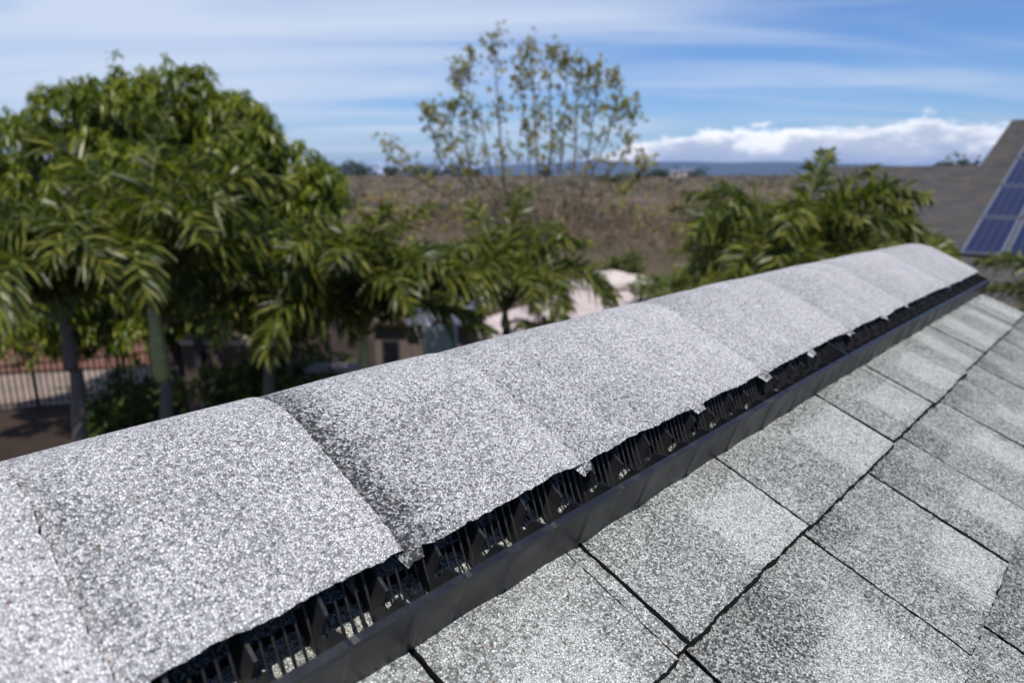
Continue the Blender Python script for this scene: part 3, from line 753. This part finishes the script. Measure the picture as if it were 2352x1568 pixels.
trk = MB(); trk.tube([(0, 0, -.3), (0, 0, 2.4)], [.25, .14], 6); trk = trk.me('trunk', M_bark)
far_px = [(760, 388, 300, 1.5), (792, 388, 300, 2.0), (822, 384, 290, 1.6), (850, 392, 300, 1.2), (905, 396, 280, 1.3), (955, 388, 250, 1.7), (1000, 394, 260, 1.4), (1040, 392, 240, 1.5), (1095, 396, 240, 1.1),
          (1390, 408, 150, 1.0), (1425, 405, 150, 1.25), (1380, 416, 170, .8), (1520, 412, 260, 1.2), (1560, 411, 280, 1.3), (1600, 412, 250, 1.2), (1490, 414, 230, 1.0), (1250, 402, 260, 1.1)]
words = ['leftmost dark tree on the field horizon beside the big green tree', 'widest dark tree on the horizon right of the big green tree', 'dark tree with a pointed top on the horizon', 'low dark tree at the left end of the bare rise',
         'dark tree on the rise under the first leaning stem', 'dark tree behind the left stems of the slender tree', 'round dark tree on the horizon left of the thick stem', 'dark tree on the horizon next to the thick stem', 'small dark tree between the slender stems',
         'left one of the two near dark bushes under the blue mountain', 'right and larger one of the two near dark bushes under the blue mountain', 'low dark bush in front of the two bushes below the mountain', 'dark tree left of the small white houses', 'dark tree between the small white houses', 'dark tree right of the small white houses', 'small dark tree at the right foot of the slender tree', 'small dark tree behind the middle stems']
for i, ((x, y, d, s), wd) in enumerate(zip(far_px, words)):
    p = at(x, y+7, d); zz = float(gz(p[0], d)) if d < 330 else 0
    t = thing('distant_tree', (p[0], d, zz), wd, 'tree', 'dark trees along the far edge of the field')
    s2 = s*d/300*1.15
    f = link('crown', balls[i % 4], t, (0, 0, 0), (0, 0, i*1.3)); f.scale = (s2*1.3, s2, s2*.8)
    f = link('trunk', trk, t); f.scale = (s2, s2, s2*.7)
# small white houses at the far edge of the field
for i, (x, d, w, lab) in enumerate([(1548, 250, 3.6, 'left small white house on the far edge of the field'), (1578, 270, 4.4, 'right small white house with a pale roof on the far edge of the field'), (900, 285, 6., 'low tan house on the bare rise at the left horizon')]):
    p = at(x, 415, d); z = float(gz(p[0], d)); t = thing('distant_house', (p[0], d, z), lab, 'house', 'far houses')
    mb = MB(); mb.box(-w/2, w/2, -2, 2, -.3, 2.2); link('wall', mb.me('wall', M_cream if i < 2 else M_pale), t)
    mb = MB(); mb.add([(-w/2-.3, -2.3, 2.2), (w/2+.3, -2.3, 2.2), (w/2+.3, 2.3, 2.2), (-w/2-.3, 2.3, 2.2), (-w/2-.3, 0, 3.3), (w/2+.3, 0, 3.3)], [(0, 1, 5, 4), (2, 3, 4, 5), (1, 2, 5), (3, 0, 4), (3, 2, 1, 0)])
    link('roof', mb.me('roof', M_metal if i < 2 else M_brown), t)
    mb = MB(); mb.box(-.5, .5, -2.03, -1.99, .7, 1.7); link('window', mb.me('window', M_glass), t)

# shrubs
shb = [leafball(400+i, 420, .55, .6, .12, M_shrub) for i in range(3)]
SG = 'low shrubs in the yard'
for i, (x, y, d, s, lab) in enumerate([(520, 925, 10.5, 1.0, 'yellow green shrub just above the ridge cap in front of the brown wall'), (225, 905, 13.4, .95, 'dark shrub in front of the iron fence between two palm trunks'),
        (1590, 640, 24, 2.0, 'yellow green shrub at the right of the pink yard'), (1505, 640, 27, 1.6, 'olive shrub on the bank behind the pink yard'), (1880, 640, 14, 1.6, 'olive shrub behind the arching palm'),
        (1720, 640, 17, 1.5, 'shrub over the red soil left of the arching palm'), (2120, 640, 11.5, 1.1, 'green shrub in front of the neighbouring roof'), (700, 860, 12, 1.3, 'dark leafy shrub left of the tan slab'), (1790, 700, 14, 1.3, 'low shrub under the arching palm'), (612, 830, 11.3, 1.5, 'dense dark shrub under the low palm with hanging fronds'), (672, 800, 12.6, 1.6, 'tall dark shrub between the brown wall and the tan slab'), (560, 800, 11.8, 1.2, 'dark shrub at the right end of the pale coping'), (960, 870, 12.2, 1.1, 'shrub in front of the shed window wall'), (755, 790, 13.2, 1.7, 'tall dark shrub behind the pale tan slab'), (300, 860, 14.0, 1.3, 'dark shrub between the tall palm and the fence'), (470, 830, 13.4, 1.4, 'dark shrub over the brown wall coping'),
        (420, 905, 15.4, 1.1, 'shrub at the foot of the red bank behind the fence'), (1440, 600, 32, 1.4, 'shrub at the top corner of the pink yard')]):
    p = at(x, y, d); z = float(gz(p[0], p[1])); hh = max(.6, p[2]-z)
    t = thing('leafy_shrub', (p[0], p[1], z), lab, 'shrub', SG)
    f = link('foliage', shb[i % 3], t, (0, 0, max(0, hh-1.0*s)), (0, 0, i)); f.scale = (s*1.1, s, s)
    mb = MB(); mb.tube([(0, 0, -.05), (.03, 0, hh)], [.04, .02], 5); link('stem', mb.me('stem', M_bark), t)
for i, (x, s) in enumerate([(2165, 1.0), (2196, .8), (2228, .95)]):
    p = at(x, 372, 30); z = float(gz(p[0], 30)); t = thing('roadside_tree', (p[0], 30, z), ['left', 'middle', 'right'][i]+' of the three dark round treetops above the brown roof ridge', 'tree', 'treetops behind the neighbouring roof')
    f = link('crown', balls[i], t, (0, 0, p[2]-z-1.0*s), (0, 0, i)); f.scale = (.34*s, .34*s, .30*s)
    mb = MB(); mb.tube([(0, 0, -.1), (0, 0, p[2]-z-.5)], [.12, .07], 6); link('trunk', mb.me('trunk', M_bark), t)

# ------------------------------------------------------------------ fence, bank, shed
def fence_line(A, B, n, h, label):
    A = np.array(A); B = np.array(B); t = thing('iron_fence', (*A, 0), label, 'fence')
    d = B-A; Ln = np.linalg.norm(d); ang = math.atan2(d[1], d[0]); t.rotation_euler = (0, 0, ang)
    pk = MB(); pk.box(-.014, .014, -.014, .014, .08, h); pk = pk.me('picket', M_iron)
    for i in range(n):
        if i % 14: link('picket', pk, t, (Ln*i/(n-1), 0, 0))
    ps = MB(); ps.box(-.035, .035, -.035, .035, 0, h+.06); ps = ps.me('post', M_iron)
    for i in range(0, n, 14): link('post', ps, t, (Ln*i/(n-1), 0, 0))
    for z in (.14, h-.10):
        r_ = MB(); r_.box(0, Ln, -.016, .016, z, z+.035); link('rail', r_.me('rail', M_iron), t)
g1 = ground(-120, 962); g2 = ground(345, 905)
fence_line(g1[:2], g2[:2], 34, 1.12, 'black iron picket fence at the left behind the palm trunks')
g3 = ground(345, 905); g4 = ground(640, 860)
fence_line(g3[:2]+[.1, .02], g4[:2], 24, 1.12, 'black iron picket fence behind the tall palm, meeting the brown wall')
# tan ground and red bank beyond the fence
def bank(name, quad, zs, mat, lab):
    V = [(p[0], p[1], z) for p, z in zip(quad, zs)]; V += [(p[0], p[1], -.2) for p in quad]; n = len(quad)
    return tag(link(name, mesh(name, V, [tuple(range(n)), tuple(range(n, 2*n))[::-1]]+[(k, (k+1) % n, n+(k+1) % n, n+k)[::-1] for k in range(n)], mat)), lab, None, None, 'structure')
M_tan = plain('tan_soil', (.26, .20, .16), .95, .5, 1.5, .1, .4); M_red = plain('red_soil', (.17, .085, .062), .95, .3, 1.8, .1, .5)  # strong tan mottling paints in the shade blotches on the path
bank('path', [ground(-300, 965), ground(420, 905), ground(640, 868), ground(640, 830), ground(-300, 880)], [.03]*5, M_tan, 'sunlit tan dirt path behind the fence')
bank('slope', [ground(-300, 872), ground(640, 825), ground(640, 760), ground(-300, 800)], [.05, .05, .9, .9], M_red, 'red soil bank beyond the path')
# brown wall with a dark post and pale coping
w1 = ground(432, 960); w2 = ground(640, 960)
t = thing('garden_wall', (at(430, 900, 12.2)[0], 12.2, 0), 'dark brown garden wall with a dark post and a pale coping, under the big tree', 'wall')
x1 = at(650, 900, 12.2)[0]-at(430, 900, 12.2)[0]
mb = MB(); mb.box(0, x1, 0, .25, 0, 2.15); link('wall_face', mb.me('wall_face', M_brown), t)
mb = MB(); mb.box(-.03, x1+.03, -.03, .55, 2.153, 2.25); link('coping', mb.me('coping', M_pale), t)
mb = MB(); mb.box(.27, .39, -.12, -.01, 0, 2.5); link('post', mb.me('post', M_wood), t)
# tan slab
p = at(765, 850, 12.5); t = thing('masonry_bench', (p[0], 12.5, 0), 'low pale tan masonry wall end left of the green palm shaft', 'wall')
mb = MB(); mb.box(-.42, .5, -.2, .25, 0, p[2]+.0); link('wall_face', mb.me('wall_face', M_brown), t)
mb = MB(); mb.box(-.46, .54, -.24, .29, p[2]+.003, p[2]+.08); link('coping', mb.me('coping', M_pale), t)
# shed with window and grey metal roof
DS = 14.5
a = at(862, 800, DS); b = at(1085, 800, DS); zt_ = at(900, 742, DS)[2]
t = thing('garden_shed', (a[0], DS, 0), 'small brown shed with a dark window and grey roof behind the palms', 'shed'); w = b[0]-a[0]
mb = MB(); mb.box(0, w, 0, 2.4, 0, zt_); link('wall', mb.me('wall', plain('shed_wall', (.16, .125, .105), .9, .15, 3., .2)), t)
mb = MB(); e0, e1 = -.1, w+.1
mb.add([(w*.35, -.25, zt_+.0), (e1, -.25, zt_+.0), (e1, 2.6, zt_+.62), (w*.35, 2.6, zt_+.62), (w*.35, -.25, zt_+.06), (e1, -.25, zt_+.06), (e1, 2.6, zt_+.68), (w*.35, 2.6, zt_+.68)], [(3, 2, 1, 0), (4, 5, 6, 7), (0, 1, 5, 4), (1, 2, 6, 5), (2, 3, 7, 6), (3, 0, 4, 7)])
link('roof', mb.me('roof', M_metal), t)
mb = MB(); mb.box(-.1, w*.35-.01, -.2, 2.5, zt_+.003, zt_+.07); link('roof', mb.me('roof', M_brown), t)
wa = at(882, 800, DS)[0]-a[0]; wb = at(914, 800, DS)[0]-a[0]; wz0 = at(900, 835, DS)[2]; wz1 = at(900, 785, DS)[2]
mb = MB(); mb.box(wa-.04, wb+.04, -.03, -.003, wz0-.04, wz1+.04); wn = link('window', mb.me('window', M_wood), t)
mb = MB(); mb.box(wa, wb, -.045, -.032, wz0, wz1); link('pane', mb.me('pane', M_glass), wn)
# pale cistern beside the shed
c = at(1010, 780, 13.6); t = thing('water_tank', (c[0], 13.6, 0), 'pale grey green water tank in front of the shed', 'tank')
mb = MB(); hz = at(1010, 742, 13.6)[2]; mb.tube([(0, 0, 0), (0, 0, hz-.12), (0, 0, hz-.03), (0, 0, hz)], [.36, .36, .30, .10], 18); link('tank_body', mb.me('tank_body', plain('tank', (.34, .38, .36), .6, .1, 3.), True), t)
mb = MB(); mb.tube([(0, 0, hz+.002), (0, 0, hz+.06)], [.12, .12], 12); link('lid', mb.me('lid', M_wood), t)
# white drum
c = at(1106, 692, 20.); t = thing('white_parasol', (c[0], 20, 0), 'small white garden parasol beside the dark palm trunk', 'parasol')
mb = MB(); mb.tube([(0, 0, 0), (0, 0, c[2])], .03, 6); link('pole', mb.me('pole', M_wood), t)
mb = MB(); mb.tube([(0, 0, c[2]-.1), (0, 0, c[2]+.14)], [.34, .02], 10); link('canopy', mb.me('canopy', M_white), t)
# pale boulders at the far corner of the yard
def rock(seed, s):
    r_ = np.random.default_rng(seed); mb = MB(); n, m = 12, 7; V = []
    for i in range(m):
        ph = math.pi*i/(m-1)
        for k in range(n):
            th_ = 2*math.pi*k/n; rr_ = 1+.18*r_.normal(); V.append((s*1.25*rr_*math.sin(ph)*math.cos(th_), s*rr_*math.sin(ph)*math.sin(th_), s*.72*math.cos(ph)*(1+.06*r_.normal())+s*.35))
    Fc = [(i*n+k, i*n+(k+1) % n, (i+1)*n+(k+1) % n, (i+1)*n+k) for i in range(m-1) for k in range(n)]
    return mesh('boulder', V, Fc, plain('pale_rock', (.50, .44, .40), .9, .15, 2., .2, .3), True)
rk = [rock(1, 1.), rock(2, 1.)]
for i, (x, y, s, lab) in enumerate([(1408, 668, .95, 'largest pale boulder on the pink yard'), (1452, 668, .75, 'pale boulder right of the largest one'), (1340, 668, .55, 'small pale boulder at the left of the group'), (1500, 680, .8, 'pale boulder at the right end of the group')]):
    g = ground(x, y); o = link('boulder', rk[i % 2], None, (g[0], g[1], .1), (0, 0, i*1.1)); o.scale = (s, s, s*.8); tag(o, lab, 'boulder', 'pale boulders by the yard')
# ------------------------------------------------------------------ neighbouring house with solar panels
DN = 14.0; TN = R(20); K = DN/10
un_ = np.array([math.sin(AZ)*math.cos(TN), math.cos(AZ)*math.cos(TN), math.sin(TN)]); en = hv; nn_ = np.cross(en, un_)
P0 = np.array([0, 0, EYE])+ray(2205, 580)*DN
nh = link('neighbour_house', None); tag(nh, 'neighbouring house with a wide brown grey shingle roof carrying solar panels', 'house')
nh.matrix_world = Matrix(((en[0], un_[0], nn_[0], P0[0]), (en[1], un_[1], nn_[1], P0[1]), (en[2], un_[2], nn_[2], P0[2]), (0, 0, 0, 1)))
def fn_nroof(q, b, o):
    t = q.n('ShaderNodeTexCoord').outputs['Object']
    n = q.n('ShaderNodeTexNoise', ins={'Vector': t, 'Scale': 2.2, 'Detail': 5., 'Roughness': .65}).outputs[0]
    n2 = q.n('ShaderNodeTexNoise', ins={'Vector': t, 'Scale': 40., 'Detail': 3.}).outputs[0]
    c = q.ramp(n, [(.36, (.080, .080, .076)), (.5, (.092, .086, .080)), (.66, (.125, .098, .090))])
    g_ = q.n('ShaderNodeAttribute', attribute_name='rnd').outputs['Fac']; c = q.n('ShaderNodeVectorMath', operation='SCALE', ins={0: c, 3: q.m('ADD', g_, .02)}).outputs[0]
    L(q, q.mix(q.m('MULTIPLY', n2, .4), c, (.07, .065, .06)), b.inputs[0]); b.inputs['Roughness'].default_value = .9
    b.inputs['Specular IOR Level'].default_value = .15
M_nr = pmat('brown_shingle', fn_nroof)
mb = MB(); outl = [(-.50, 6.52), (6.5, 6.52), (6.5, -1.5), (-3.3, -1.5), (-3.3, 3.83), (-.52, 3.83)]
OUT = [(x*K, y*K) for x, y in outl]; n = len(OUT)
V = [(x, y, -.10) for x, y in OUT]+[(x, y, -.26) for x, y in OUT]
mb.add(V, [tuple(range(n))[::-1], tuple(range(n, 2*n))]+[(k, (k+1) % n, n+(k+1) % n, n+k) for k in range(n)])
link('roof_deck', mb.me('roof_deck', M_nr), nh)
# its shingle courses: overlapping strips broken into pieces
shn = 0
def strip(x0, x1, y0, y1):
    V = [(x0, y0, -.075), (x1, y0, -.075), (x1, y1, -.092), (x0, y1, -.092), (x0, y0, -.098), (x1, y0, -.098), (x1, y1, -.098), (x0, y1, -.098)]
    return V, [(0, 1, 2, 3), (4, 5, 1, 0), (5, 6, 2, 1), (6, 7, 3, 2), (7, 4, 0, 3)]
mb = MB(); EXPO = .145; y = -1.5*K
while y < 6.5*K-.02:
    xa = (-3.3 if y < 3.83*K-.1 else -.5)*K; x = xa-random.uniform(0, .3)
    while x < 2.0*K:
        x2 = x+random.choice([.14, .2, .26, .32]); V, Fc = strip(max(x, xa)+.003, x2-.003, y, min(y+EXPO+.01, 6.52*K))
        if x2 > xa+.02: mb.add(V, Fc)
        x = x2
    y += EXPO
tag(link('shingle_courses', mesh('shingle_courses', mb.v, mb.f, M_nr, attr={'rnd': np.repeat(rng.uniform(.82, 1.2, len(mb.v)//8), 8)}), nh), None, None, None, 'stuff')
# rear slopes, gable walls
zw = np.array([0., math.sin(TN), math.cos(TN)]); hw = np.array([0., math.cos(TN), -math.sin(TN)])
def q3(x, yy, drop=0, back=0): return np.array([x, yy, -.10])-zw*drop+hw*back
mb = MB()
for (xa, xb, yt) in ((-.50*K, 6.5*K, 6.52*K), (-3.3*K, -.52*K, 3.83*K)):
    bk = 5.; dr = bk*math.tan(TN)
    V = [q3(xa, yt), q3(xb, yt), q3(xb, yt, dr, bk), q3(xa, yt, dr, bk)]; V += [v-zw*.15 for v in V]
    mb.add(V, [(0, 1, 2, 3), (7, 6, 5, 4), (0, 4, 5, 1), (1, 5, 6, 2), (2, 6, 7, 3), (3, 7, 4, 0)])
link('rear_roof', mb.me('rear_roof', M_nr), nh)
mb = MB(); 
def wallseg(x, y0, y1):
    a_ = q3(x, y0, .17); b_ = q3(x, y1, .17)
    wo = lambda p: (P0+en*p[0]+un_*p[1]+nn_*p[2])[2]
    V = [a_, b_, b_-zw*wo(b_), a_-zw*wo(a_)]; V2 = [v+np.array([.15, 0, 0]) for v in V]
    mb.add(V+V2, [(0, 1, 2, 3), (7, 6, 5, 4), (0, 4, 5, 1), (1, 5, 6, 2), (3, 2, 6, 7), (0, 3, 7, 4)])
wallseg(-3.1*K, -1.1*K, 3.8*K); wallseg(-.40*K, 3.8*K, 6.45*K)
a_ = q3(-3.1*K, -1.1*K, .17); b_ = q3(6.3*K, -1.1*K, .17); hgt = (P0+en*a_[0]+un_*a_[1]+nn_*a_[2])[2]
V = [a_, b_, b_-zw*hgt, a_-zw*hgt]; V2 = [v+hw*.15 for v in V]
mb.add(V+V2, [(3, 2, 1, 0), (4, 5, 6, 7), (0, 1, 5, 4), (1, 2, 6, 5), (3, 7, 6, 2), (0, 4, 7, 3)])
link('wall', mb.me('wall', M_cream), nh)
# solar panels: rails of the array on the roof, a thing of its own
def fn_cell(q, b, o):
    t = q.n('ShaderNodeTexCoord').outputs['Object']; s3 = q.n('ShaderNodeSeparateXYZ', ins={0: t}).outputs
    n = q.n('ShaderNodeTexNoise', ins={'Vector': t, 'Scale': 3.})
    wv = q.m('PINGPONG', q.m('MULTIPLY', s3[0], 1/.052), .5)
    line = q.m('LESS_THAN', wv, .035)
    c = q.mix(n.outputs[0], (.008, .011, .036), (.018, .024, .066))
    L(q, q.mix(q.m('MULTIPLY', line, .4), c, (.16, .17, .22)), b.inputs[0]); b.inputs['Roughness'].default_value = .25; b.inputs['Specular IOR Level'].default_value = .3
M_cell = pmat('solar_cell', fn_cell)
pw, phh = .50*K, 1.285*K
fr = MB()
for (x0, x1, y0, y1) in ((0, pw, 0, .035), (0, pw, phh-.035, phh), (0, .035, .035, phh-.035), (pw-.035, pw, .035, phh-.035)): fr.box(x0, x1, y0, y1, -.035, .012)
fr = fr.me('frame', M_alu)
bk = MB(); bk.box(.03, pw-.03, .03, phh-.03, -.03, -.004); bk = bk.me('backsheet', M_alu)
ce = MB(); cw = (pw-.09)/4; ch = (phh-.09)/10; ce.box(0, cw-.008, 0, ch-.008, -.003, .002); ce = ce.me('solar_cell', M_cell)
MW = nh.matrix_world.copy()
ordn = ['lowest', 'second', 'third', 'fourth']; coln = ['leftmost', 'second', 'third']
for i in range(3):
    for j in range(4):
        off = MW @ Matrix.Translation((i*(pw+.045)+.0*j, j*(phh+.075), .0))
        sp_ = link('solar_panel', None); sp_.matrix_world = off
        tag(sp_, f'blue solar panel in the {ordn[j]} row from the eave, {coln[i]} column of the array', 'solar panel', 'solar panels on the neighbouring roof')
        link('frame', fr, sp_); link('backsheet', bk, sp_)
        for a_ in range(4):
            for b_ in range(10): link('solar_cell', ce, sp_, (.047+a_*cw, .047+b_*ch, 0))
mb = MB(); tot = 3*(pw+.045)
mt = link('mounting_rail', None)
for j in range(4):
    for f_ in (.22, .78):
        y = j*(phh+.075)+phh*f_; mb.box(-.04, tot, y-.02, y+.02, -.075, -.037)
mo = link('mounting_rail', mb.me('mounting_rail', M_alu), nh); bpy.data.objects.remove(mt)

# ------------------------------------------------------------------ air
hm = bpy.data.materials.new('air'); hm.use_nodes = True; q = NT(hm.node_tree)
pv_ = q.n('ShaderNodeVolumePrincipled', ins={'Color': (.40, .57, 1., 1.), 'Density': .00012})
q.n('ShaderNodeOutputMaterial', ins={1: pv_.outputs[0]})
mb = MB(); mb.box(-9600, 9600, -9600, 9600, -19, 95)
hz_ = link('haze', mb.me('haze', hm)); tag(hz_, 'thin blue haze in the air', None, None, 'stuff')
